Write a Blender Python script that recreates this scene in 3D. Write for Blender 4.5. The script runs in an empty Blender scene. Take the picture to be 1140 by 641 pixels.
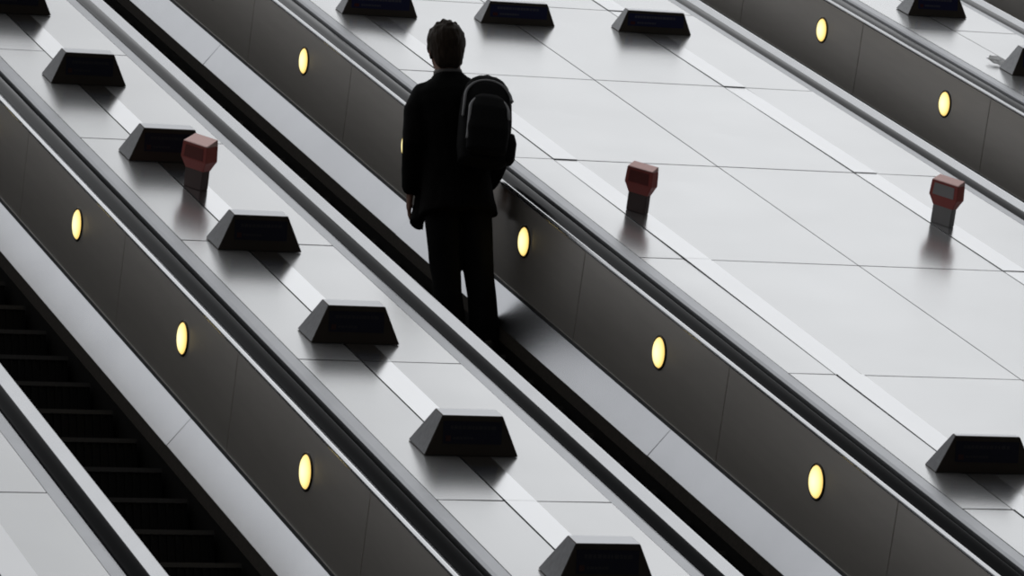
import bpy, bmesh, math, random
from mathutils import Vector, Matrix, noise
random.seed(7)
SC = bpy.context.scene
COL = SC.collection
R30 = Matrix.Rotation(math.radians(30), 4, 'X')      # the whole station slope climbs 30 degrees along +Y

def W(u, t, n):
    """slope coordinates (across, along, above the deck) -> world"""
    return R30 @ Vector((u, t, n))

# ------------------------------------------------------------------ materials
def mat(name, col, rough=.5, metal=0., spec=.5, noise_amt=0., nscale=6., bump=0., bscale=30., stretch=(1, 1, 1), aniso=0., emit=None, estr=0.):
    m = bpy.data.materials.new(name); m.use_nodes = True
    nt = m.node_tree; b = nt.nodes['Principled BSDF']
    b.inputs['Base Color'].default_value = (*col, 1)
    b.inputs['Roughness'].default_value = rough
    b.inputs['Metallic'].default_value = metal
    b.inputs['Specular IOR Level'].default_value = spec
    if emit:
        b.inputs['Emission Color'].default_value = (*emit, 1); b.inputs['Emission Strength'].default_value = estr
    tc = nt.nodes.new('ShaderNodeTexCoord'); mp = nt.nodes.new('ShaderNodeMapping')
    mp.inputs['Scale'].default_value = stretch
    nt.links.new(tc.outputs['Object'], mp.inputs['Vector'])
    nz = nt.nodes.new('ShaderNodeTexNoise'); nz.inputs['Scale'].default_value = nscale; nz.inputs['Detail'].default_value = 4
    nt.links.new(mp.outputs['Vector'], nz.inputs['Vector'])
    mr = nt.nodes.new('ShaderNodeMapRange'); nt.links.new(nz.outputs['Fac'], mr.inputs['Value'])
    mr.inputs['From Min'].default_value = .25; mr.inputs['From Max'].default_value = .75
    mr.inputs['To Min'].default_value = 1 - noise_amt; mr.inputs['To Max'].default_value = 1 + noise_amt
    mx = nt.nodes.new('ShaderNodeVectorMath'); mx.operation = 'SCALE'
    mx.inputs[0].default_value = col
    nt.links.new(mr.outputs['Result'], mx.inputs['Scale'])
    nt.links.new(mx.outputs['Vector'], b.inputs['Base Color'])
    if bump:
        n2 = nt.nodes.new('ShaderNodeTexNoise'); n2.inputs['Scale'].default_value = bscale; n2.inputs['Detail'].default_value = 3
        nt.links.new(mp.outputs['Vector'], n2.inputs['Vector'])
        bp = nt.nodes.new('ShaderNodeBump'); bp.inputs['Strength'].default_value = bump; bp.inputs['Distance'].default_value = .01
        nt.links.new(n2.outputs['Fac'], bp.inputs['Height']); nt.links.new(bp.outputs['Normal'], b.inputs['Normal'])
    return m

M = {}
M['deck'] = mat('brushed_deck_steel', (.895, .90, .905), .22, .78, noise_amt=.05, nscale=1.3)
M['strip'] = mat('polished_strip_steel', (.95, .955, .965), .16, 1., noise_amt=.02, nscale=2)
M['strip2'] = mat('satin_strip_steel', (.90, .905, .915), .20, .92, noise_amt=.03, nscale=1.5)
M['flange'] = mat('deck_edge_steel', (.52, .53, .55), .34, 1., noise_amt=.05)
M['groove'] = mat('dark_joint', (.10, .10, .10), .7)
M['panel'] = mat('brushed_balustrade_steel', (.74, .70, .65), .33, .62, noise_amt=.035, nscale=9, stretch=(1, .25, 2.2))
M['decking'] = mat('inner_decking_steel', (.54, .55, .575), .25, 1., noise_amt=.06, nscale=1.6)
M['trimdark'] = mat('dark_ledge', (.10, .105, .11), .4, .8)
M['skirt'] = mat('skirt_panel_black', (.012, .011, .010), .5)
M['brush'] = mat('skirt_brush_brown', (.055, .045, .034), .8, noise_amt=.3, nscale=60)
M['cap'] = mat('capping_bright_steel', (.93, .94, .96), .22, 1., noise_amt=.03)
M['rubber'] = mat('handrail_rubber', (.02, .021, .024), .30, 0., .6)
M['guide'] = mat('handrail_guide_dark', (.03, .028, .026), .55, .3)
M['step'] = mat('step_metal_black', (.010, .010, .010), .65, .2)
M['nosing'] = mat('step_edge_grey', (.11, .107, .105), .5, .3)
M['pan'] = mat('truss_black', (.006, .006, .006), .9)
M['bezel'] = mat('lamp_bezel', (.03, .022, .012), .4, .6)
M['sign'] = mat('bronze_sign_body', (.115, .096, .078), .42, .3, noise_amt=.1)
M['signside'] = mat('sign_side_lit', (.32, .325, .335), .42, .6, noise_amt=.15, nscale=40)  # light from the left put into the colour: sides greyer than the front
M['signside2'] = mat('sign_side_lit_dark', (.17, .172, .18), .45, .5, noise_amt=.15, nscale=40)  # same painted side light, on the darker blocks
M['signtop'] = mat('sign_top_lit', (.66, .67, .69), .30, 1.)  # light falling on the block top painted in as a pale tone
M['notice'] = mat('notice_navy', (.026, .029, .105), .45)
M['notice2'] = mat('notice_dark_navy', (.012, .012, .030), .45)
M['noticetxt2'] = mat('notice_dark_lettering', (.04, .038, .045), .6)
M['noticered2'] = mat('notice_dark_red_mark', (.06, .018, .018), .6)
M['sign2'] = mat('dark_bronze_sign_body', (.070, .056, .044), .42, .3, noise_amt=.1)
M['noticetxt'] = mat('notice_lettering', (.13, .13, .17), .6)
M['noticered'] = mat('notice_red_mark', (.11, .02, .025), .6)
M['postred'] = mat('red_box_paint', (.50, .10, .085), .42, noise_amt=.08)
M['posttop'] = mat('red_box_lid_skylit', (.98, .66, .62), .28, .55)  # red lid painted pale pink to carry the skylight on it
M['postpanel'] = mat('box_panel_grey', (.42, .40, .40), .45, .2)
M['postred2'] = mat('box_panel_dark_red', (.22, .045, .04), .45)
M['poststem2'] = mat('box_stem_grey', (.34, .33, .33), .45, .3)
M['poststem'] = mat('box_stem_dark', (.14, .10, .095), .5, .3)
M['foil'] = mat('crumpled_paper', (.95, .95, .95), .35, noise_amt=.15, nscale=40)
M['jacket'] = mat('black_jacket_cloth', (.008, .0075, .0075), .9, spec=.15, noise_amt=.2, nscale=40)
M['trousers'] = mat('black_trouser_cloth', (.007, .007, .008), .9, spec=.15, noise_amt=.2, nscale=40)
M['shirt'] = mat('grey_shirt_collar', (.22, .205, .20), .8)
M['skin'] = mat('skin', (.36, .19, .14), .55, noise_amt=.05)
M['hair'] = mat('brown_hair', (.050, .032, .020), .6, spec=.3, noise_amt=.35, nscale=70, stretch=(1, 1, .25), bump=.6, bscale=90)
M['shoe'] = mat('black_shoe_leather', (.010, .009, .009), .4)
M['eye'] = mat('eye_white', (.7, .68, .65), .3)
M['bag'] = mat('black_backpack_nylon', (.010, .010, .0105), .8, spec=.25, noise_amt=.2, nscale=60)
M['piping'] = mat('grey_backpack_piping', (.5, .5, .51), .5)

def lens_mat():
    m = bpy.data.materials.new('lamp_lens_glow'); m.use_nodes = True
    nt = m.node_tree; b = nt.nodes['Principled BSDF']
    tc = nt.nodes.new('ShaderNodeTexCoord'); ln = nt.nodes.new('ShaderNodeVectorMath'); ln.operation = 'LENGTH'
    nt.links.new(tc.outputs['Object'], ln.inputs[0])
    cr = nt.nodes.new('ShaderNodeValToRGB')
    mr = nt.nodes.new('ShaderNodeMapRange'); mr.inputs['From Max'].default_value = .085
    nt.links.new(ln.outputs['Value'], mr.inputs['Value']); nt.links.new(mr.outputs['Result'], cr.inputs['Fac'])
    e = cr.color_ramp.elements
    e[0].position = 0; e[0].color = (1, .95, .66, 1)
    e[1].position = 1; e[1].color = (.80, .45, .05, 1)
    k = e.new(.62); k.color = (1, .86, .38, 1)
    b.inputs['Base Color'].default_value = (.8, .7, .4, 1)
    nt.links.new(cr.outputs['Color'], b.inputs['Emission Color'])
    b.inputs['Emission Strength'].default_value = 1.3
    return m
M['lens'] = lens_mat()

# ------------------------------------------------------------------ helpers
def link(o, parent=None):
    COL.objects.link(o)
    if parent: o.parent = parent
    return o

def mesh_obj(name, bm, m, parent=None, loc=(0, 0, 0), smooth=False):
    me = bpy.data.meshes.new(name)
    bmesh.ops.recalc_face_normals(bm, faces=bm.faces)
    bm.to_mesh(me); bm.free()
    for mm in (m if isinstance(m, (list, tuple)) else [m]): me.materials.append(mm)
    if smooth:
        for p in me.polygons: p.use_smooth = True
    o = bpy.data.objects.new(name, me); o.location = loc
    return link(o, parent)

def thing(name, label, cat, mw, group=None):
    o = bpy.data.objects.new(name, None); link(o)
    o.empty_display_size = .1
    o.matrix_world = mw
    o['label'] = label; o['category'] = cat
    if group: o['group'] = group
    return o

def slope_mw(u, t, n, phi=0.):
    return Matrix.Translation(W(u, t, n)) @ R30 @ Matrix.Rotation(phi, 4, 'Z')

def struct(o):
    o['kind'] = 'structure'; return o

def add_prism(bm, prof, y0, y1, mi=0, axis='y'):
    """extrude a closed (x, z) profile along y"""
    a = [bm.verts.new((x, y0, z)) for x, z in prof]; b = [bm.verts.new((x, y1, z)) for x, z in prof]
    k = len(prof); fs = []
    for i in range(k):
        fs.append(bm.faces.new((a[i], a[(i + 1) % k], b[(i + 1) % k], b[i])))
    fs.append(bm.faces.new(a)); fs.append(bm.faces.new(b[::-1]))
    for f in fs: f.material_index = mi
    return fs

def add_prism_x(bm, prof, x0, x1, mi=0):
    """extrude a closed (y, z) profile along x"""
    a = [bm.verts.new((x0, y, z)) for y, z in prof]; b = [bm.verts.new((x1, y, z)) for y, z in prof]
    k = len(prof)
    for i in range(k):
        bm.faces.new((a[i], a[(i + 1) % k], b[(i + 1) % k], b[i])).material_index = mi
    bm.faces.new(a).material_index = mi; bm.faces.new(b[::-1]).material_index = mi

def add_box(bm, x0, x1, y0, y1, z0, z1, mi=0, bev=0.):
    r = bmesh.ops.create_cube(bm, size=1.)
    vs = r['verts']
    for v in vs:
        v.co = Vector(((x0 + x1) / 2 + v.co.x * (x1 - x0), (y0 + y1) / 2 + v.co.y * (y1 - y0), (z0 + z1) / 2 + v.co.z * (z1 - z0)))
    fs = set(f for v in vs for f in v.link_faces)
    if bev:
        es = list(set(e for v in vs for e in v.link_edges))
        rr = bmesh.ops.bevel(bm, geom=es, offset=bev, segments=2, affect='EDGES', profile=.5)
        fs = set(f for f in bm.faces if f in rr['faces']) | set(f for f in fs if f.is_valid)
    for f in fs: f.material_index = mi

def add_hexa(bm, bot, top, mi=0):
    """bot/top: four points each"""
    a = [bm.verts.new(p) for p in bot]; b = [bm.verts.new(p) for p in top]; fs = []
    for i in range(4): fs.append(bm.faces.new((a[i], a[(i + 1) % 4], b[(i + 1) % 4], b[i])))
    fs.append(bm.faces.new(a[::-1])); fs.append(bm.faces.new(b))
    for f in fs: f.material_index = mi
    return fs          # front, right, back, left, bottom, top when bot runs front-left, front-right, back-right, back-left

T0, T1 = 11.0, 42.0          # the stretch of slope that is built
PB = -.506                   # bottom of the balustrade panels
EDGE = .242                  # inner balustrade face -> deck edge joint
ROWS = [17.73 + 1.975 * k for k in range(-3, 13)]

# ------------------------------------------------------------------ decks (setting)
def make_deck(u0, u1, joints, strips, wav):
    """brushed steel deck panels with open joints over a dark bed; strips = inlaid polished flats"""
    bm = bmesh.new()
    cuts = sorted([u0, u1] + joints + [s for st in strips for s in st])
    rows = [T0] + [r for r in ROWS if T0 < r < T1] + [T1]
    g = .0032
    for i in range(len(cuts) - 1):
        a, b = cuts[i], cuts[i + 1]
        if (a, b) in strips: continue
        for j in range(len(rows) - 1):
            la = g if a not in (u0,) else 0
            # the far side of a strip butts against it without a joint
            la = 0.0 if any(abs(a - s[1]) < 1e-6 for s in strips) else g
            lb = g
            x0, x1, y0, y1 = a + la, b - lb * (0 if any(abs(b - s[1]) < 1e-6 for s in strips) else 1), rows[j] + g * 1.9, rows[j + 1] - g * 1.9
            nx, ny = 4, 6
            dz = [random.uniform(-.0008, .0008) for _ in range(4)]
            crown = wav
            grid = []
            for iy in range(ny + 1):
                line = []
                for ix in range(nx + 1):
                    s, q = ix / nx, iy / ny
                    z = (dz[0] * (1 - s) + dz[1] * s) * (1 - q) + (dz[2] * (1 - s) + dz[3] * s) * q + crown * (4 * q * (1 - q)) * (4 * s * (1 - s))
                    line.append(bm.verts.new((x0 + (x1 - x0) * s, y0 + (y1 - y0) * q, z)))
                grid.append(line)
            for iy in range(ny):
                for ix in range(nx):
                    f = bm.faces.new((grid[iy][ix], grid[iy][ix + 1], grid[iy + 1][ix + 1], grid[iy + 1][ix])); f.smooth = True
            # turned-down edges
            for line in (grid[0], grid[-1], [r[0] for r in grid], [r[-1] for r in grid]):
                line = [bm.verts.new(v.co) for v in line]; low = [bm.verts.new((v.co.x, v.co.y, -.02)) for v in line]
                for k in range(len(line) - 1):
                    bm.faces.new((line[k], line[k + 1], low[k + 1], low[k])).material_index = 1
    add_prism(bm, [(u0, -.012), (u1, -.012), (u1, -1.30), (u0, -1.30)], T0, T1, 1)
    # edge flanges falling towards the handrails
    for s, e in ((-1, u0), (1, u1)):
        prof = [(e, -.001), (e + s * .055, -.003), (e + s * .072, -.010), (e + s * .080, -.06), (e + s * .0, -.06)]
        k0 = len(bm.faces); add_prism(bm, prof, T0, T1, 2)
    o = mesh_obj('floor', bm, [M['deck'], M['groove'], M['flange']])
    o.matrix_world = R30.copy()
    struct(o)
    return o

trim_n = 0
def make_strip(a, b, wob):
    global trim_n
    trim_n += 1
    bm = bmesh.new()
    rows = [T0] + [r for r in ROWS if T0 < r < T1] + [T1]
    for j in range(len(rows) - 1):
        tilt = random.uniform(-wob, wob)
        y0, y1 = rows[j] + .001, rows[j + 1] - .001
        h = tilt * (y1 - y0)
        add_hexa(bm, [(a + .0035, y0, -.011), (b, y0, -.011), (b, y1, -.011), (a + .0035, y1, -.011)],
                 [(a + .0035, y0, .0022 - h / 2), (b, y0, .0022 - h / 2), (b, y1, .0022 + h / 2), (a + .0035, y1, .0022 + h / 2)])
    o = mesh_obj('trim_%d' % trim_n, bm, M['strip'] if a < 9 else M['strip2']); o.matrix_world = R30.copy(); struct(o)

# left inner face and right inner face of the four escalators
ESC = [(5.440, 6.650), (7.935, 9.120), (12.290, 13.340), (14.640, 15.840)]
D0 = (3.70, ESC[0][0] - EDGE); D1 = (ESC[0][1] + EDGE, ESC[1][0] - EDGE)
D2 = (ESC[1][1] + EDGE, ESC[2][0] - EDGE); D3 = (ESC[2][1] + EDGE, ESC[3][0] - EDGE)
make_deck(D0[0], D0[1], [], [(4.75, 4.90)], .001)
make_deck(D1[0], D1[1], [], [(7.200, 7.345)], .001)
make_deck(D2[0], D2[1], [10.61], [(9.612, 9.758), (11.455, 11.60)], .003)
make_deck(D3[0], D3[1], [13.93], [], .001)
make_deck(ESC[3][1] + EDGE, 19.0, [17.3], [], .001)
for a, b in ((4.75, 4.90), (7.200, 7.345), (9.612, 9.758), (11.455, 11.60)): make_strip(a, b, .0012 if a < 9 else .004)

# ------------------------------------------------------------------ escalators
DECK_SEAM = 20.41; PITCH_T = .4427; RISE = .22135; GO = .3834
c30, s30 = math.cos(math.pi / 6), math.sin(math.pi / 6)
def step_mesh(width):
    """nose at the origin, in slope coordinates: tread horizontal, riser vertical with cleats"""
    def P(h, v): return (h * c30 + v * s30, -h * s30 + v * c30)      # horizontal, vertical -> (t, n)
    bm = bmesh.new(); w = width / 2
    add_prism_x(bm, [P(.012, -.012), P(GO - .004, -.012), P(GO - .004, -.05), P(.05, -.05), P(.035, -RISE + .006), P(.012, -RISE + .006)], -w, w)
    k = 24
    for i in range(k):               # cleats on tread and riser
        x = -w + (i + .5) * width / k
        add_prism_x(bm, [P(.012, -.012), P(.012, -.001), P(GO - .004, -.001), P(GO - .004, -.012)], x - .006, x + .006)
        add_prism_x(bm, [P(.012, -.02), P(.002, -.02), P(.006, -RISE + .01), P(.012, -RISE + .01)], x - .006, x + .006)
    nb = bmesh.new()
    add_prism_x(nb, [P(-.002, 0), P(.03, 0), P(.03, -.012), P(.012, -.022), P(-.002, -.022)], -w, w)
    return bm, nb

def make_escalator(name_label, uL, uR, t_nose, step_n, lamps, tlo, thi):
    uc = (uL + uR) / 2
    root = thing('escalator', name_label, 'escalator', slope_mw(uc, 20., -.765), 'parallel escalators')
    def loc(u, t, n): return (u - uc, t - 20., n + .765)
    # steps
    w = (uR - uL) - .26
    sb, nb = step_mesh(w)
    sm = bpy.data.meshes.new('step'); sb.normal_update(); bmesh.ops.recalc_face_normals(sb, faces=sb.faces); sb.to_mesh(sm); sb.free(); sm.materials.append(M['step'])
    nm = bpy.data.meshes.new('nosing'); bmesh.ops.recalc_face_normals(nb, faces=nb.faces); nb.to_mesh(nm); nb.free(); nm.materials.append(M['nosing'])
    k0 = math.ceil((tlo - t_nose) / PITCH_T); k1 = math.floor((thi - t_nose) / PITCH_T)
    for k in range(k0, k1 + 1):
        s = bpy.data.objects.new('step', sm); link(s, root); s.location = loc(uc, t_nose + k * PITCH_T, step_n)
        q = bpy.data.objects.new('nosing', nm); link(q, s)
    y0, y1 = T0 - 20., T1 - 20.
    for sgn, u in ((-1, uL), (1, uR)):
        def X(x): return (u - uc) + sgn * x       # x measured outwards from the inner face
        def Z(n): return n + .765
        def prof(pts, name, m, smooth=False, mi=0):
            bm = bmesh.new(); add_prism(bm, [(X(x), Z(n)) for x, n in pts], y0, y1)
            return mesh_obj(name, bm, m, root)
        # balustrade panels
        rows = [19.85 + 1.975 * j for j in range(-4, 12)]
        if sgn > 0:
            rr = [T0] + [r for r in rows if T0 + .2 < r < T1 - .2] + [T1]
            for j in range(len(rr) - 1):
                bm = bmesh.new()
                add_prism(bm, [(X(0), Z(PB)), (X(0), Z(-.010)), (X(.02), Z(-.010)), (X(.02), Z(PB))], rr[j] - 20 + .004, rr[j + 1] - 20 - .004)
                mesh_obj('balustrade_panel', bm, M['panel'], root)
        else:
            prof([(0, PB), (0, -.010), (.02, -.010), (.02, PB)], 'balustrade_panel', M['panel'])
        prof([(.022, PB - .2), (.022, -.03), (.05, -.03), (.05, PB - .2)], 'balustrade_frame', M['pan'])
        # bright capping on top of the panel, tilted outwards
        prof([(-.003, -.014), (-.003, -.0065), (.006, .0015), (.012, .001), (.056, -.027), (.056, -.045), (.010, -.045)], 'capping', M['cap'])
        # handrail and the guide it runs on
        hr = []
        for i in range(13):
            a = math.pi * i / 12
            hr.append((.103 - .046 * math.cos(a), -.036 + .030 * math.sin(a) ** .8))
        hr += [(.146, -.048), (.128, -.052), (.078, -.052), (.060, -.048)]
        o = prof(hr, 'handrail', M['rubber'])
        for p in o.data.polygons: p.use_smooth = len(p.vertices) == 4
        prof([(.052, -.053), (.166, -.053), (.166, -.30), (.052, -.30)], 'handrail_guide', M['guide'])
        # ledge, sloped inner decking, brush and skirt
        prof([(.02, PB + .004), (-.006, PB + .004), (-.010, PB - .014), (.02, PB - .014)], 'ledge', M['trimdark'])
        rows2 = [T0] + [DECK_SEAM + 3.95 * j for j in range(-6, 10) if T0 + .2 < DECK_SEAM + 3.95 * j < T1 - .2] + [T1]
        for j in range(len(rows2) - 1):
            bm = bmesh.new(); w_ = random.uniform(-.003, .003)
            add_prism(bm, [(X(-.006), Z(PB - .014)), (X(-.112 + w_), Z(PB - .154)), (X(-.100), Z(PB - .17)), (X(.02), Z(PB - .03))], rows2[j] - 20 + .002, rows2[j + 1] - 20 - .002)
            mesh_obj('inner_decking', bm, M['decking'], root)
        prof([(-.112, PB - .156), (-.122, PB - .222), (-.100, PB - .222), (-.098, PB - .168)], 'skirt_brush', M['brush'])
        prof([(-.114, PB - .222), (-.114, -1.28), (-.09, -1.28), (-.09, PB - .222)], 'skirt_panel', M['skirt'])
        if sgn > 0:
            for t in lamps:
                bm = bmesh.new()
                n = 40; ri, ro = .0765, .0885
                rings = []
                for r, d in ((ri, .0005), (ri, -.006), (ro - .004, -.007), (ro, -.003), (ro, .004)):
                    rings.append([bm.verts.new((d, r * math.cos(2 * math.pi * k / n), r * math.sin(2 * math.pi * k / n))) for k in range(n)])
                for a, b in zip(rings, rings[1:]):
                    for k in range(n): bm.faces.new((a[k], a[(k + 1) % n], b[(k + 1) % n], b[k]))
                z = mesh_obj('round_light', bm, M['bezel'], root, loc(uR, t, -.215), True)
                bm = bmesh.new()
                rings = []
                for r, d in ((.0765, -.002), (.074, -.007), (.067, -.012), (.055, -.016), (.038, -.019), (.018, -.0205)):
                    rings.append([bm.verts.new((d, r * math.cos(2 * math.pi * k / n), r * math.sin(2 * math.pi * k / n))) for k in range(n)])
                for a, b in zip(rings, rings[1:]):
                    for k in range(n): bm.faces.new((a[k], a[(k + 1) % n], b[(k + 1) % n], b[k]))
                bm.faces.new(rings[-1])
                mesh_obj('lens', bm, M['lens'], z, (0, 0, 0), True)
    bm = bmesh.new(); add_prism(bm, [(uL - uc - .05, -.40), (uR - uc + .05, -.40), (uR - uc + .05, -.45), (uL - uc - .05, -.45)], y0, y1)
    mesh_obj('truss_pan', bm, M['pan'], root)
    return root

lampT = [18.715 + 1.984 * k for k in range(-3, 8)]
MAN_U, MAN_T, STEP_N = 8.858, 22.58, -.765
# nose of the man's step lies .17 m (horizontally) before the middle of his feet
make_escalator('escalator at the lower left with its bare black steps in view', *ESC[0], 21.71 - 5 * PITCH_T, STEP_N, lampT, 14., 31.)
make_escalator('escalator carrying the man in black, most of its steps hidden', *ESC[1], MAN_T - .20 * c30, STEP_N, lampT, 14., 32.)
make_escalator('escalator at the upper right beyond the wide steel deck, with two lit lamps in view', *ESC[2], 20., STEP_N, [26.39 + 1.98 * k for k in range(-4, 4)], 16., 32.)
make_escalator('escalator cutting the top right corner, only its handrail and bare panel in view', *ESC[3], 20.1, STEP_N, [], 20., 32.)

# ------------------------------------------------------------------ notice blocks on the decks
def block(label, u, t, w, group, dep=.22, h=.17, ins=.078, lean=.045, back=.075, blue=True):
    """frustum-shaped deck block; (u, t) = middle of its front bottom edge"""
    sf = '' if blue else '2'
    r = thing('deck_sign', label, 'sign', slope_mw(u, t, .003), group)
    x = w / 2
    bot = [(-x, 0, 0), (x, 0, 0), (x, dep, 0), (-x, dep, 0)]
    tf, tb = lean, dep - back
    top = [(-x + ins, tf, h), (x - ins, tf, h), (x - ins, tb, h), (-x + ins, tb, h)]
    bm = bmesh.new(); fs = add_hexa(bm, bot, top)
    fs[1].material_index = 1; fs[3].material_index = 1; fs[5].material_index = 2; fs[2].material_index = 1
    es = [e for e in bm.edges]
    bmesh.ops.bevel(bm, geom=es, offset=.0035, segments=1, affect='EDGES')
    mesh_obj('body', bm, [M['sign' + sf], M['signside' + sf], M['signtop']], r)
    # the notice on the front face: face frame
    o = Vector((0, 0, 0)); up = Vector((0, tf, h)); L = up.length; up.normalize(); nrm = Vector((0, -up.z, up.y))
    def face_quad(bm, a0, a1, b0, b1, d, mi=0):
        def pt(a, b, dd): return Vector((a, 0, 0)) + up * b + nrm * dd
        def half(b): return x - ins * b / L
        bot4 = [pt(a0, b0, -.004), pt(a1, b0, -.004), pt(a1, b0, d), pt(a0, b0, d)]
        top4 = [pt(a0, b1, -.004), pt(a1, b1, -.004), pt(a1, b1, d), pt(a0, b1, d)]
        add_hexa(bm, bot4, top4, mi)
    hw = x - ins - .012
    bm = bmesh.new(); face_quad(bm, -hw * 1.06, hw * 1.06, .30 * L, .86 * L, .0015)
    nt = mesh_obj('notice', bm, M['notice' + sf], r)
    rnd = random.Random(3)
    # faint lettering, unreadable at this distance: an upper row of short strokes and a lower row behind a red mark
    bm = bmesh.new(); a = -hw * .80
    while a < hw * .72:
        l = rnd.uniform(.010, .022)
        face_quad(bm, a, a + l, .66 * L, .66 * L + .016, .0024); a += l + .0045
    mesh_obj('heading', bm, M['noticetxt' + sf], nt)
    bm = bmesh.new(); a = -hw * .70
    while a < hw * .02:
        l = rnd.uniform(.008, .016)
        face_quad(bm, a, a + l, .41 * L, .41 * L + .011, .0024); a += l + .004
    mesh_obj('small_print', bm, M['noticetxt' + sf], nt)
    bm = bmesh.new(); face_quad(bm, -hw * .96, -hw * .78, .36 * L, .50 * L, .0024)
    mesh_obj('red_mark', bm, M['noticered' + sf], nt)
    return r

G1 = 'blocks along the narrow deck'
d1 = [(16.655, 'black trapezoid block cut by the bottom edge, lowest on the narrow deck'),
      (18.32, 'black trapezoid block on the narrow deck, second from the bottom edge of the photo'),
      (19.97, 'black trapezoid block on the narrow deck, left of the man\'s lower legs'),
      (21.52, 'black trapezoid block on the narrow deck, just below the red-topped post'),
      (23.20, 'dark trapezoid block partly hidden behind the red-topped post on the narrow deck'),
      (24.85, 'dark trapezoid block on the narrow deck, pale top, next one up-left from the red-topped post'),
      (26.55, 'dark trapezoid block cut off by the top left corner of the photo')]
for t, lb in d1: block(lb, 7.257, t, .438, G1, blue=False)
G2 = 'notice blocks across the wide deck'
for u, t, lb in ((9.712, 27.05, 'dark block with navy notice at the top edge, just up-left of the man\'s head'),
                 (10.620, 27.02, 'dark block with navy notice at the top edge, just right of the man\'s head'),
                 (11.540, 26.99, 'dark block with navy notice at the top of the wide deck, rightmost of that row')):
    block(lb, u, t, .50, G2, dep=.14, h=.135, ins=.058, lean=.03, back=.05)
block('black block at the right edge, alone on the lower wide deck', 9.712, 18.225, .505, G2, dep=.12, h=.165, ins=.09, lean=.035, back=.05, blue=False)
G3 = 'notice blocks on the far right deck'
block('dark block with navy notice at the top edge, on the far right deck', 13.995, 28.0, .44, G3, dep=.2, h=.15, ins=.07)
block('grey-sided block cut by the right edge, beside a scrap of pale paper', 13.985, 26.36, .44, G3, dep=.2, h=.17, ins=.07)

# ------------------------------------------------------------------ red-topped stop posts
def post(label, u, t, phi, head='red', hw=.088, hd=.046):
    r = thing('stop_button_post', label, 'post', slope_mw(u, t, .002, phi), 'red-topped posts on the decks')
    sw, sd = hw * .70, hd * .62          # half sizes of the stem; hw, hd of the head
    bm = bmesh.new()
    add_hexa(bm, [(-sw, -sd, 0), (sw, -sd, 0), (sw, sd, 0), (-sw, sd, 0)], [(-sw, -sd, .125), (sw, -sd, .125), (sw, sd, .125), (-sw, sd, .125)])
    bmesh.ops.bevel(bm, geom=list(bm.edges), offset=.004, segments=1, affect='EDGES')
    mesh_obj('stem', bm, M['poststem2' if head == 'grey' else 'poststem'], r)
    bm = bmesh.new()
    def ring(w, d, z): return [(-w, -d, z), (w, -d, z), (w, d, z), (-w, d, z)]
    a = [[bm.verts.new(p) for p in ring(*q)] for q in ((sw * 1.0, sd * 1.0, .10), (hw * .93, hd * .93, .145), (hw, hd, .155), (hw * .95, hd * .95, .238))]
    for p, q in zip(a, a[1:]):
        for i in range(4): bm.faces.new((p[i], p[(i + 1) % 4], q[(i + 1) % 4], q[i]))
    bm.faces.new(a[0][::-1]); bm.faces.new(a[-1])
    bmesh.ops.bevel(bm, geom=list(bm.edges), offset=.003, segments=1, affect='EDGES')
    h = mesh_obj('head', bm, M['postred'], r)
    bm = bmesh.new()
    w1, w2 = hw * .95, hw * .91
    add_hexa(bm, ring(w1, hd * .95, .2385), [(-w2, -hd * .92, .242), (w2, -hd * .92, .242), (w2, hd * .9, .242 + hd * .66), (-w2, hd * .9, .242 + hd * .66)])
    bmesh.ops.bevel(bm, geom=list(bm.edges), offset=.003, segments=1, affect='EDGES')
    mesh_obj('lid', bm, M['posttop'], h)
    bm = bmesh.new()
    add_hexa(bm, [(-hw * .74, -hd - .0015, .162), (hw * .74, -hd - .0015, .162), (hw * .74, -hd * .9, .162), (-hw * .74, -hd * .9, .162)],
             [(-hw * .70, -hd * .96 - .0015, .226), (hw * .70, -hd * .96 - .0015, .226), (hw * .70, -hd * .9, .226), (-hw * .70, -hd * .9, .226)])
    mesh_obj('button_panel', bm, M['postpanel'] if head == 'grey' else M['postred2'], h)
    return r
post('red-topped post on the narrow left deck, in front of a dark block', 7.262, 22.70, -math.radians(58))
post('red-topped post standing right of the man, on the left side of the wide deck', 9.70, 22.585, -math.radians(54), 'red', .086, .032)
post('red-topped post near the right edge, at the far side of the wide deck', 11.515, 22.585, -math.radians(62), 'grey', .096, .034)

# crumpled paper scrap by the far right block
bm = bmesh.new()
bmesh.ops.create_icosphere(bm, subdivisions=3, radius=1.)
for v in bm.verts:
    k = 1 + .45 * noise.noise(v.co * 2.3) + .25 * noise.noise(v.co * 5.1)
    v.co = Vector((v.co.x * .05 * k, v.co.y * .075 * k, v.co.z * .010 * k + .016 + .16 * (v.co.y * .075 * k + .06)))
o = mesh_obj('paper_scrap', bm, M['foil'])
o.matrix_world = slope_mw(13.80, 26.66, .0)
o['label'] = 'small crumpled scrap of pale paper beside the block at the right edge'; o['category'] = 'litter'

# ------------------------------------------------------------------ the man
def loft(bm, rings, n=28, p=2.0):
    """rings: (center, ax, ay, p) -> closed tube; ax/ay are half-axis vectors"""
    rows = []
    for rg in rings:
        c, ax, ay = Vector(rg[0]), Vector(rg[1]), Vector(rg[2]); pw = rg[3] if len(rg) > 3 else p
        row = []
        for k in range(n):
            a = 2 * math.pi * k / n; ca, sa = math.cos(a), math.sin(a)
            ca = math.copysign(abs(ca) ** (2 / pw), ca); sa = math.copysign(abs(sa) ** (2 / pw), sa)
            row.append(bm.verts.new(c + ax * ca + ay * sa))
        rows.append(row)
    for a, b in zip(rows, rows[1:]):
        for k in range(n): bm.faces.new((a[k], a[(k + 1) % n], b[(k + 1) % n], b[k]))
    bm.faces.new(rows[0][::-1]); bm.faces.new(rows[-1])

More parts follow.
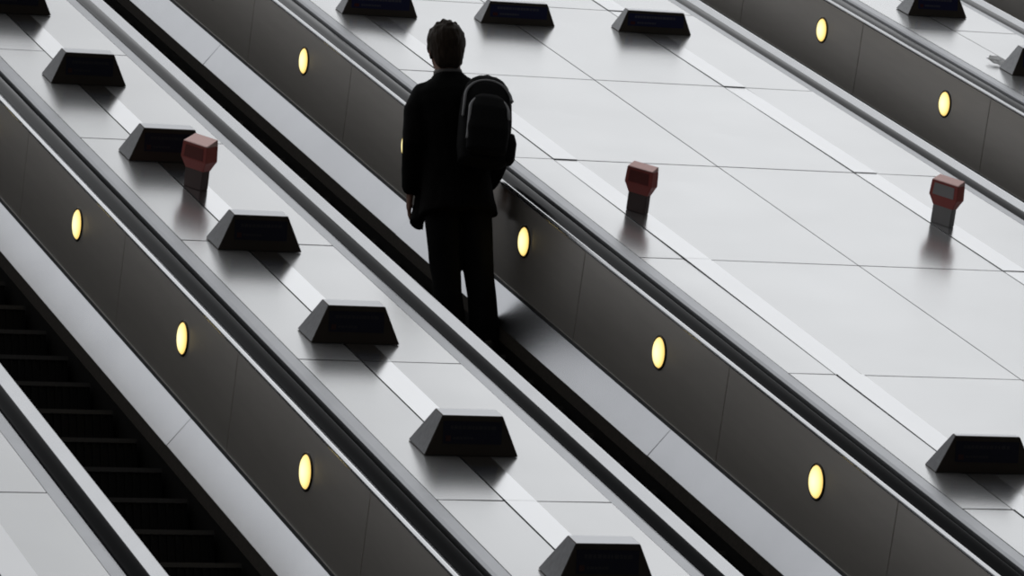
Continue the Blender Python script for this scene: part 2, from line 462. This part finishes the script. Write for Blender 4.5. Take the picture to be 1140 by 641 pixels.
def hz(bm, spec, n=28, p=2.0):
    """horizontal rings (z, cx, cy, rx, ry)"""
    loft(bm, [((cx, cy, z), (rx, 0, 0), (0, ry, 0)) for z, cx, cy, rx, ry in spec], n, p)

def tube(bm, pts, n=16):
    """pts: (x, y, z, r) round tapering limb with domed ends"""
    P = [Vector(p[:3]) for p in pts]; Rr = [p[3] for p in pts]
    d0 = (P[1] - P[0]).normalized(); d1 = (P[-1] - P[-2]).normalized()
    P = [P[0] - d0 * Rr[0] * .8, P[0] - d0 * Rr[0] * .5] + P + [P[-1] + d1 * Rr[-1] * .5, P[-1] + d1 * Rr[-1] * .8]
    Rr = [Rr[0] * .5, Rr[0] * .85] + Rr + [Rr[-1] * .85, Rr[-1] * .5]
    rings = []; ref = None
    for i, p in enumerate(P):
        d = (P[min(i + 1, len(P) - 1)] - P[max(i - 1, 0)]).normalized()
        if ref is None: ref = d.orthogonal().normalized()
        x = (ref - d * ref.dot(d)).normalized(); ref = x; y = d.cross(x)
        rings.append((p, x * Rr[i], y * Rr[i]))
    loft(bm, rings, n)

def remesh_obj(name, bm, m, parent, vox, smooth_it=6, loc=(0, 0, 0)):
    tmp = mesh_obj(name + '_raw', bm, m)
    md = tmp.modifiers.new('r', 'REMESH'); md.mode = 'VOXEL'; md.voxel_size = vox
    sm = tmp.modifiers.new('s', 'SMOOTH'); sm.factor = .5; sm.iterations = smooth_it
    dg = bpy.context.evaluated_depsgraph_get(); dg.update()
    me = bpy.data.meshes.new_from_object(tmp.evaluated_get(dg))
    old = tmp.data; bpy.data.objects.remove(tmp); bpy.data.meshes.remove(old)
    me.name = name
    me.materials.clear(); me.materials.append(m)
    for p in me.polygons: p.use_smooth = True
    o = bpy.data.objects.new(name, me); o.location = loc
    return link(o, parent)

def HEAD(q): return Vector((q.x * 1.09, .01 + (q.y - .01) * 1.09, 1.543 + (q.z - 1.575) * 1.09))

def build_man():
    S = 1.045
    base = W(MAN_U, MAN_T - .20 * c30, STEP_N) + Vector((0, .20, .002))       # top of the tread he stands on
    mw = Matrix.Translation(base) @ Matrix.Rotation(math.radians(-1.2), 4, 'Y') @ Matrix.Rotation(-math.radians(10), 4, 'Z') @ Matrix.Scale(S, 4)
    # ---- body: one continuous skin surface (facing +y, x to his right)
    bm = bmesh.new()
    hz(bm, [(.84, 0, 0, .10, .08), (.90, 0, 0, .155, .105), (.98, 0, 0, .155, .105), (1.10, 0, .0, .140, .098), (1.25, 0, .0, .160, .108),
            (1.38, 0, 0, .175, .108), (1.44, 0, 0, .165, .095), (1.49, 0, -.005, .10, .075), (1.53, 0, 0, .068, .066), (1.60, 0, .010, .066, .066), (1.64, 0, .015, .06, .06)])
    bm.verts.ensure_lookup_table(); nb0 = len(bm.verts)
    # head: jaw, skull
    hz(bm, [(1.575, 0, .075, .020, .016), (1.585, 0, .060, .040, .045), (1.605, 0, .045, .055, .068), (1.635, 0, .030, .066, .086), (1.665, 0, .022, .072, .094),
            (1.70, 0, .014, .076, .098), (1.73, 0, .008, .075, .097), (1.755, 0, .004, .068, .088), (1.775, 0, .0, .052, .068), (1.786, 0, .0, .028, .036)], 32)
    # nose, brow, lips, ears
    tube(bm, [(0, .112, 1.695, .008), (0, .122, 1.672, .011), (0, .130, 1.655, .013)], 10)
    for s in (-1, 1): tube(bm, [(s * .012, .118, 1.652, .008), (s * .016, .112, 1.654, .006)], 8)
    tube(bm, [(-.045, .088, 1.708, .009), (0, .105, 1.706, .010), (.045, .088, 1.708, .009)], 10)
    tube(bm, [(-.022, .104, 1.622, .006), (0, .112, 1.623, .008), (.022, .104, 1.622, .006)], 8)
    for s in (-1, 1):
        loft(bm, [((s * .073, .012, 1.672), (0, .012, 0), (0, 0, .022)), ((s * .078, .006, 1.673), (0, .018, 0), (0, 0, .031)), ((s * .084, .000, 1.675), (0, .014, 0), (0, 0, .026))], 14)
    bm.verts.ensure_lookup_table()
    for v in bm.verts[nb0:]: v.co = HEAD(v.co)
    # legs and feet
    for s in (-1, 1):
        kx = s * .088
        tube(bm, [(s * .085, 0, .90, .082), (s * .086, .006, .74, .080), (kx, .012, .52, .056), (kx, .004, .45, .050), (kx, -.022, .33, .055), (kx, -.022, .16, .038), (kx, -.02, .09, .036)], 18)
        loft(bm, [((kx, -.075, .05), (.022, 0, 0), (0, 0, .026)), ((kx, -.05, .05), (.034, 0, 0), (0, 0, .045)), ((kx, .0, .05), (.038, 0, 0), (0, 0, .046)),
                  ((kx + s * .006, .09, .036), (.046, 0, 0), (0, 0, .030)), ((kx + s * .004, .16, .028), (.036, 0, 0), (0, 0, .022)), ((kx, .185, .026), (.018, 0, 0), (0, 0, .014))], 16)
    # arms and hands
    arms = {}
    for s in (-1, 1):
        sh = Vector((s * .145, -.005, 1.405)); el = Vector((s * .212, -.03, 1.145)) if s < 0 else Vector((.238, -.06, 1.13)); wr = Vector((s * .226, .085, .930)) if s < 0 else Vector((.185, .125, .965))
        tube(bm, [(*sh, .042), (*(sh.lerp(el, .5)), .044), (*el, .040), (*(el.lerp(wr, .35)), .040), (*(el.lerp(wr, .8)), .030), (*wr, .027)], 16)
        d = (wr - el).normalized(); f = Vector((0, 1, 0)); f = (f - d * f.dot(d)).normalized(); side = Vector((-s, 0, 0)); side = (side - d * side.dot(d) - f * side.dot(f)).normalized()
        # palm faces the thigh: width along f, thickness along side
        k0 = wr + d * .005
        loft(bm, [(k0, f * .026, side * .019), (k0 + d * .035, f * .037, side * .016), (k0 + d * .075, f * .041, side * .014), (k0 + d * .098, f * .038, side * .011)], 16)
        for i, (off, ln, r) in enumerate(((.030, .078, .0085), (.0105, .086, .0088), (-.0095, .080, .0085), (-.028, .062, .0075))):
            b0 = k0 + d * .085 + f * off
            curl = .28 + .10 * i
            p1 = b0 + d * (.015 + ln * .42) + side * (ln * .10)
            d2 = (d * math.cos(curl * 1.6) + side * math.sin(curl * 1.6)); p2 = p1 + d2 * ln * .34
            d3 = (d * math.cos(curl * 2.6) + side * math.sin(curl * 2.6)); p3 = p2 + d3 * ln * .26
            tube(bm, [(*b0, r), (*p1, r * .96), (*p2, r * .88), (*p3, r * .75)], 10)
        t0 = k0 + d * .028 + f * .026; t1 = t0 + d * .032 + f * .022 + side * .012; t2 = t1 + d * .030 + f * .008 + side * .010
        tube(bm, [(*t0, .013), (*t1, .0105), (*t2, .009)], 10)
    body = remesh_obj('person', bm, M['skin'], None, .0055, 3)
    body.matrix_world = mw
    body['label'] = 'man in black jacket and trousers standing with his back turned on the escalator'
    body['category'] = 'person'
    for s in (-1, 1):
        e = bmesh.new(); bmesh.ops.create_uvsphere(e, u_segments=14, v_segments=10, radius=.0115)
        mesh_obj('eye', e, M['eye'], body, HEAD(Vector((s * .032, .096, 1.690))), True)
    # ---- hair
    bm = bmesh.new()
    hz(bm, [(1.575, 0, -.046, .044, .022), (1.592, 0, -.046, .060, .034), (1.62, 0, -.040, .070, .050), (1.65, 0, -.032, .078, .064), (1.672, 0, -.022, .084, .080), (1.70, 0, -.012, .0895, .096), (1.73, 0, -.004, .0905, .104),
            (1.757, 0, .0, .086, .103), (1.780, 0, .002, .073, .090), (1.797, 0, .0, .052, .064), (1.806, 0, -.004, .026, .034)], 36)
    for s in (-1, 1): tube(bm, [(s * .072, .035, 1.735, .014), (s * .069, .040, 1.69, .010), (s * .066, .044, 1.655, .008)], 10)
    tube(bm, [(-.055, .075, 1.75, .024), (0, .088, 1.765, .026), (.055, .075, 1.75, .024)], 12)
    rr = random.Random(5)
    for k in range(60):               # short tufts breaking the outline
        a = rr.uniform(0, 2 * math.pi); z = rr.uniform(1.62, 1.80)
        e = math.asin(max(-1, min(1, (z - 1.71) / .098)))
        x, y = .086 * math.cos(a) * math.cos(e), -.008 + .098 * math.sin(a) * math.cos(e)
        if y > .03 and z < 1.74: continue
        tube(bm, [(x * .95, y * .95, z + .010, .013), (x * .97, y * .97, z - .006, .012), (x * .99, y * .99, z - .022, .008)], 8)
    for v in bm.verts: v.co = HEAD(v.co)
    h = remesh_obj('hair', bm, M['hair'], body, .006, 2)
    for v in h.data.vertices:
        v.co += v.normal * (.0035 * noise.noise(Vector((v.co.x * 60, v.co.y * 60, v.co.z * 22))))
    # ---- jacket: torso, flared hem, sleeves, collar
    bm = bmesh.new()
    hz(bm, [(.775, -.004, .0, .196, .140), (.79, -.003, .0, .198, .142), (.88, 0, .0, .188, .135), (.98, 0, .0, .180, .128), (1.10, 0, .0, .176, .124), (1.25, 0, -.004, .188, .130), (1.36, 0, -.006, .198, .130),
            (1.42, 0, -.006, .190, .118), (1.465, 0, -.006, .150, .096), (1.495, 0, -.004, .105, .080), (1.512, 0, .0, .084, .076), (1.528, 0, .004, .078, .075)], 40, 2.3)
    for s in (-1, 1):
        tube(bm, [(s * .140, -.006, 1.425, .060), (s * .182, -.016, 1.33, .067)] + ([(s * .212, -.030, 1.15, .059), (s * .222, .030, 1.03, .051), (s * .226, .072, .945, .046)] if s < 0 else
                 [(.225, -.04, 1.20, .062), (.238, -.05, 1.10, .062), (.222, .04, 1.03, .056), (.195, .105, .965, .050)]), 20)
    # front quarters hanging open, their corners showing beside the thighs
    loft(bm, [((-.155, .10, .98), (.03, 0, 0), (0, .05, 0)), ((-.180, .10, .85), (.030, 0, 0), (0, .055, 0)), ((-.206, .10, .745), (.036, 0, -.03), (0, .060, 0))], 16)
    loft(bm, [((.155, .06, .98), (.03, 0, 0), (0, .05, 0)), ((.180, .06, .85), (.030, 0, 0), (0, .055, 0)), ((.188, .06, .775), (.030, 0, 0), (0, .060, 0))], 16)
    j = remesh_obj('jacket', bm, M['jacket'], body, .010, 5)
    for v in j.data.vertices:         # soft folds
        q = v.co; v.co += v.normal * (.006 * noise.noise(Vector((q.x * 9, q.y * 9, q.z * 5))) + .003 * noise.noise(Vector((q.x * 24, q.y * 24, q.z * 12))))
    bm = bmesh.new()
    loft(bm, [((0, .004, 1.510), (.074, 0, 0), (0, .073, 0)), ((0, .006, 1.534), (.0755, 0, 0), (0, .0755, 0)), ((0, .010, 1.548), (.0725, 0, 0), (0, .073, .006)), ((0, .010, 1.549), (.060, 0, 0), (0, .060, .006))], 30)
    mesh_obj('shirt_collar', bm, M['shirt'], body, (0, 0, 0), True)
    # ---- trousers
    bm = bmesh.new()
    hz(bm, [(.80, 0, 0, .165, .115), (.88, 0, 0, .170, .12), (.98, 0, 0, .163, .115), (1.04, 0, 0, .158, .112)], 32)
    for s in (-1, 1):
        kx = s * .086
        tube(bm, [(s * .083, 0, .88, .094), (s * .083, .006, .72, .092), (kx, .010, .54, .083), (kx, .002, .46, .078), (s * .088, -.018, .34, .074), (s * .088, -.02, .20, .079), (s * .090, -.012, .075, .082)], 22)
    j = remesh_obj('trousers', bm, M['trousers'], body, .010, 4)
    for v in j.data.vertices:
        q = v.co; v.co += v.normal * (.004 * noise.noise(Vector((q.x * 12, q.y * 12, q.z * 8))))
    # ---- shoes
    for s in (-1, 1):
        kx = s * .089; bm = bmesh.new()
        loft(bm, [((kx, -.095, .046), (.026, 0, 0), (0, 0, .042)), ((kx, -.075, .05), (.042, 0, 0), (0, 0, .050)), ((kx, .0, .052), (.045, 0, 0), (0, 0, .052)), ((kx + s * .005, .08, .040), (.052, 0, 0), (0, 0, .040)),
                  ((kx + s * .006, .15, .031), (.048, 0, 0), (0, 0, .031)), ((kx + s * .003, .195, .026), (.030, 0, 0), (0, 0, .024)), ((kx, .207, .022), (.014, 0, 0), (0, 0, .014))], 20, 2.6)
        mesh_obj('shoe', bm, M['shoe'], body, (0, 0, 0), True)
    # ---- backpack slung on the right shoulder: a thing of its own
    pk = thing('backpack', 'black backpack with grey piping slung on the man\'s right shoulder', 'backpack',
               mw @ Matrix.Translation((.098, -.135, .975)) @ Matrix.Rotation(math.radians(9), 4, 'Y') @ Matrix.Rotation(math.radians(-4), 4, 'X'))
    def pz(z, rx, y0, y1, cx=0, p=3.): return ((cx, (y0 + y1) / 2, z), (rx, 0, 0), (0, (y1 - y0) / 2, 0), p)
    bm = bmesh.new()
    loft(bm, [pz(0, .10, -.12, -.02), pz(.012, .125, -.145, -.005), pz(.10, .138, -.155, 0), pz(.25, .138, -.150, 0), pz(.36, .130, -.135, 0), pz(.43, .112, -.115, -.003), pz(.47, .085, -.095, -.01), pz(.492, .05, -.075, -.025)], 36)
    remesh_obj('main_compartment', bm, M['bag'], pk, .010, 3)
    bm = bmesh.new()
    loft(bm, [pz(.03, .085, -.185, -.14), pz(.045, .105, -.205, -.14), pz(.16, .112, -.215, -.14), pz(.28, .104, -.195, -.13), pz(.34, .080, -.172, -.12), pz(.365, .045, -.15, -.12)], 30)
    remesh_obj('front_pocket', bm, M['bag'], pk, .008, 3)
    bm = bmesh.new()
    loft(bm, [pz(.02, .030, -.12, -.04, .122), pz(.04, .040, -.13, -.03, .126), pz(.13, .042, -.13, -.03, .128), pz(.18, .034, -.12, -.035, .122)], 20)
    remesh_obj('side_pocket', bm, M['bag'], pk, .008, 3)
    def arch(w, zb, zt, y, r, name, yt=None):
        bm = bmesh.new(); pts = []
        yt = y if yt is None else yt
        for i in range(25):
            a = math.pi * i / 24
            zz = zt - w * .95 + w * .95 * math.sin(a)
            pts.append((-w * math.cos(a), y + (yt - y) * max(0, math.sin(a)), zz, r))
        pts = [(-w * 1.03, y, zb, r)] + pts + [(w * 1.03, y, zb + (zt - zb) * .5, r)]
        tube(bm, pts, 8)
        mesh_obj(name, bm, M['piping'], pk, (0, 0, 0), True)
    arch(.122, .24, .455, -.128, .0075, 'piping', -.098)
    arch(.100, .10, .352, -.186, .0085, 'piping', -.150)
    # shoulder strap over the right shoulder, spare strap, top loop
    bm = bmesh.new()
    path = [(-.03, -.03, .45), (-.04, .02, .495), (-.035, .10, .515), (-.02, .19, .475), (.0, .245, .36), (.02, .235, .22), (.05, .16, .09), (.07, .03, .05)]
    rings = []
    for i, p in enumerate(path):
        d = (Vector(path[min(i + 1, 7)]) - Vector(path[max(i - 1, 0)])).normalized(); x = Vector((1, 0, 0)); x = (x - d * x.dot(d)).normalized(); y = d.cross(x)
        rings.append((Vector(p), x * (.028 if i < 5 else .013), y * .007))
    loft(bm, rings, 14, 3)
    mesh_obj('shoulder_strap', bm, M['bag'], pk, (0, 0, 0), True)
    bm = bmesh.new(); tube(bm, [(-.03, -.05, .47, .006), (-.025, -.052, .492, .006), (.0, -.053, .499, .006), (.025, -.052, .492, .006), (.03, -.05, .47, .006)], 8)
    mesh_obj('top_loop', bm, M['bag'], pk, (0, 0, 0), True)
    return body
build_man()

# ------------------------------------------------------------------ camera
cam = bpy.data.cameras.new('camera'); co = bpy.data.objects.new('camera', cam); link(co)
CAMR = ((.93261011, -.33584533, .13208445), (.03250353, -.28634508, -.95757507), (.35941885, .8973374, -.25613216))
right = Vector(CAMR[0]); down = Vector(CAMR[1]); fwd = Vector(CAMR[2])
B = Matrix((right, -down, -fwd)).transposed().to_4x4()
co.matrix_world = Matrix.Translation(W(0, 0, 6.0)) @ R30 @ B
cam.sensor_width = 36.; cam.lens = 5256.9 / 1140 * 36.; cam.clip_end = 300
SC.camera = co

# ------------------------------------------------------------------ world: bright canopy ahead and above, dark hall behind
w = bpy.data.worlds.new('world'); SC.world = w; w.use_nodes = True
nt = w.node_tree; nt.nodes.clear()
out = nt.nodes.new('ShaderNodeOutputWorld'); bg = nt.nodes.new('ShaderNodeBackground')
tc = nt.nodes.new('ShaderNodeTexCoord'); sx = nt.nodes.new('ShaderNodeSeparateXYZ')
nt.links.new(tc.outputs['Generated'], sx.inputs[0])
def ramp(src, pts):
    mr = nt.nodes.new('ShaderNodeMapRange'); mr.inputs['From Min'].default_value = -1; mr.inputs['From Max'].default_value = 1
    nt.links.new(src, mr.inputs['Value'])
    cr = nt.nodes.new('ShaderNodeValToRGB'); e = cr.color_ramp.elements
    for i, (p, v) in enumerate(pts):
        k = e[i] if i < 2 else e.new((p + 1) / 2)
        k.position = (p + 1) / 2; k.color = (v, v, v, 1)
    nt.links.new(mr.outputs['Result'], cr.inputs['Fac'])
    return cr.outputs['Color']
rz = ramp(sx.outputs['Z'], [(-.10, .05), (.05, .18), (.30, .40), (.48, .68), (.58, .88), (.645, 1.09), (.685, .98), (.73, .64), (.80, .66), (1.0, .9)])
ry = ramp(sx.outputs['Y'], [(-.30, .13), (.0, .45), (.25, .85), (.45, 1.0)])
rx = ramp(sx.outputs['X'], [(-1., .80), (-.3, .90), (.12, .74), (.27, .80), (.34, .96), (.43, 1.0), (.52, .78), (.7, .75)])
m1 = nt.nodes.new('ShaderNodeVectorMath'); m1.operation = 'MULTIPLY'; m2 = nt.nodes.new('ShaderNodeVectorMath'); m2.operation = 'MULTIPLY'
nt.links.new(rz, m1.inputs[0]); nt.links.new(ry, m1.inputs[1]); nt.links.new(m1.outputs[0], m2.inputs[0]); nt.links.new(rx, m2.inputs[1])
m3 = nt.nodes.new('ShaderNodeVectorMath'); m3.operation = 'MULTIPLY'; m3.inputs[1].default_value = (.985, 1.0, 1.02)
nt.links.new(m2.outputs[0], m3.inputs[0]); nt.links.new(m3.outputs[0], bg.inputs['Color'])
bg.inputs['Strength'].default_value = 1.0
nt.links.new(bg.outputs[0], out.inputs[0])
SC.view_settings.view_transform = 'Standard'
SC.view_settings.look = 'None'
SC.cycles.filter_width = 1.9      # a compact camera's soft picture

# the photo fixes only relative sizes: bring everything to life size (steps of about 0.2 m, the man about 1.75 m)
K = .92
bpy.context.view_layer.update()
for o in list(SC.objects):
    if o.parent is None: o.matrix_world = Matrix.Scale(K, 4) @ o.matrix_world
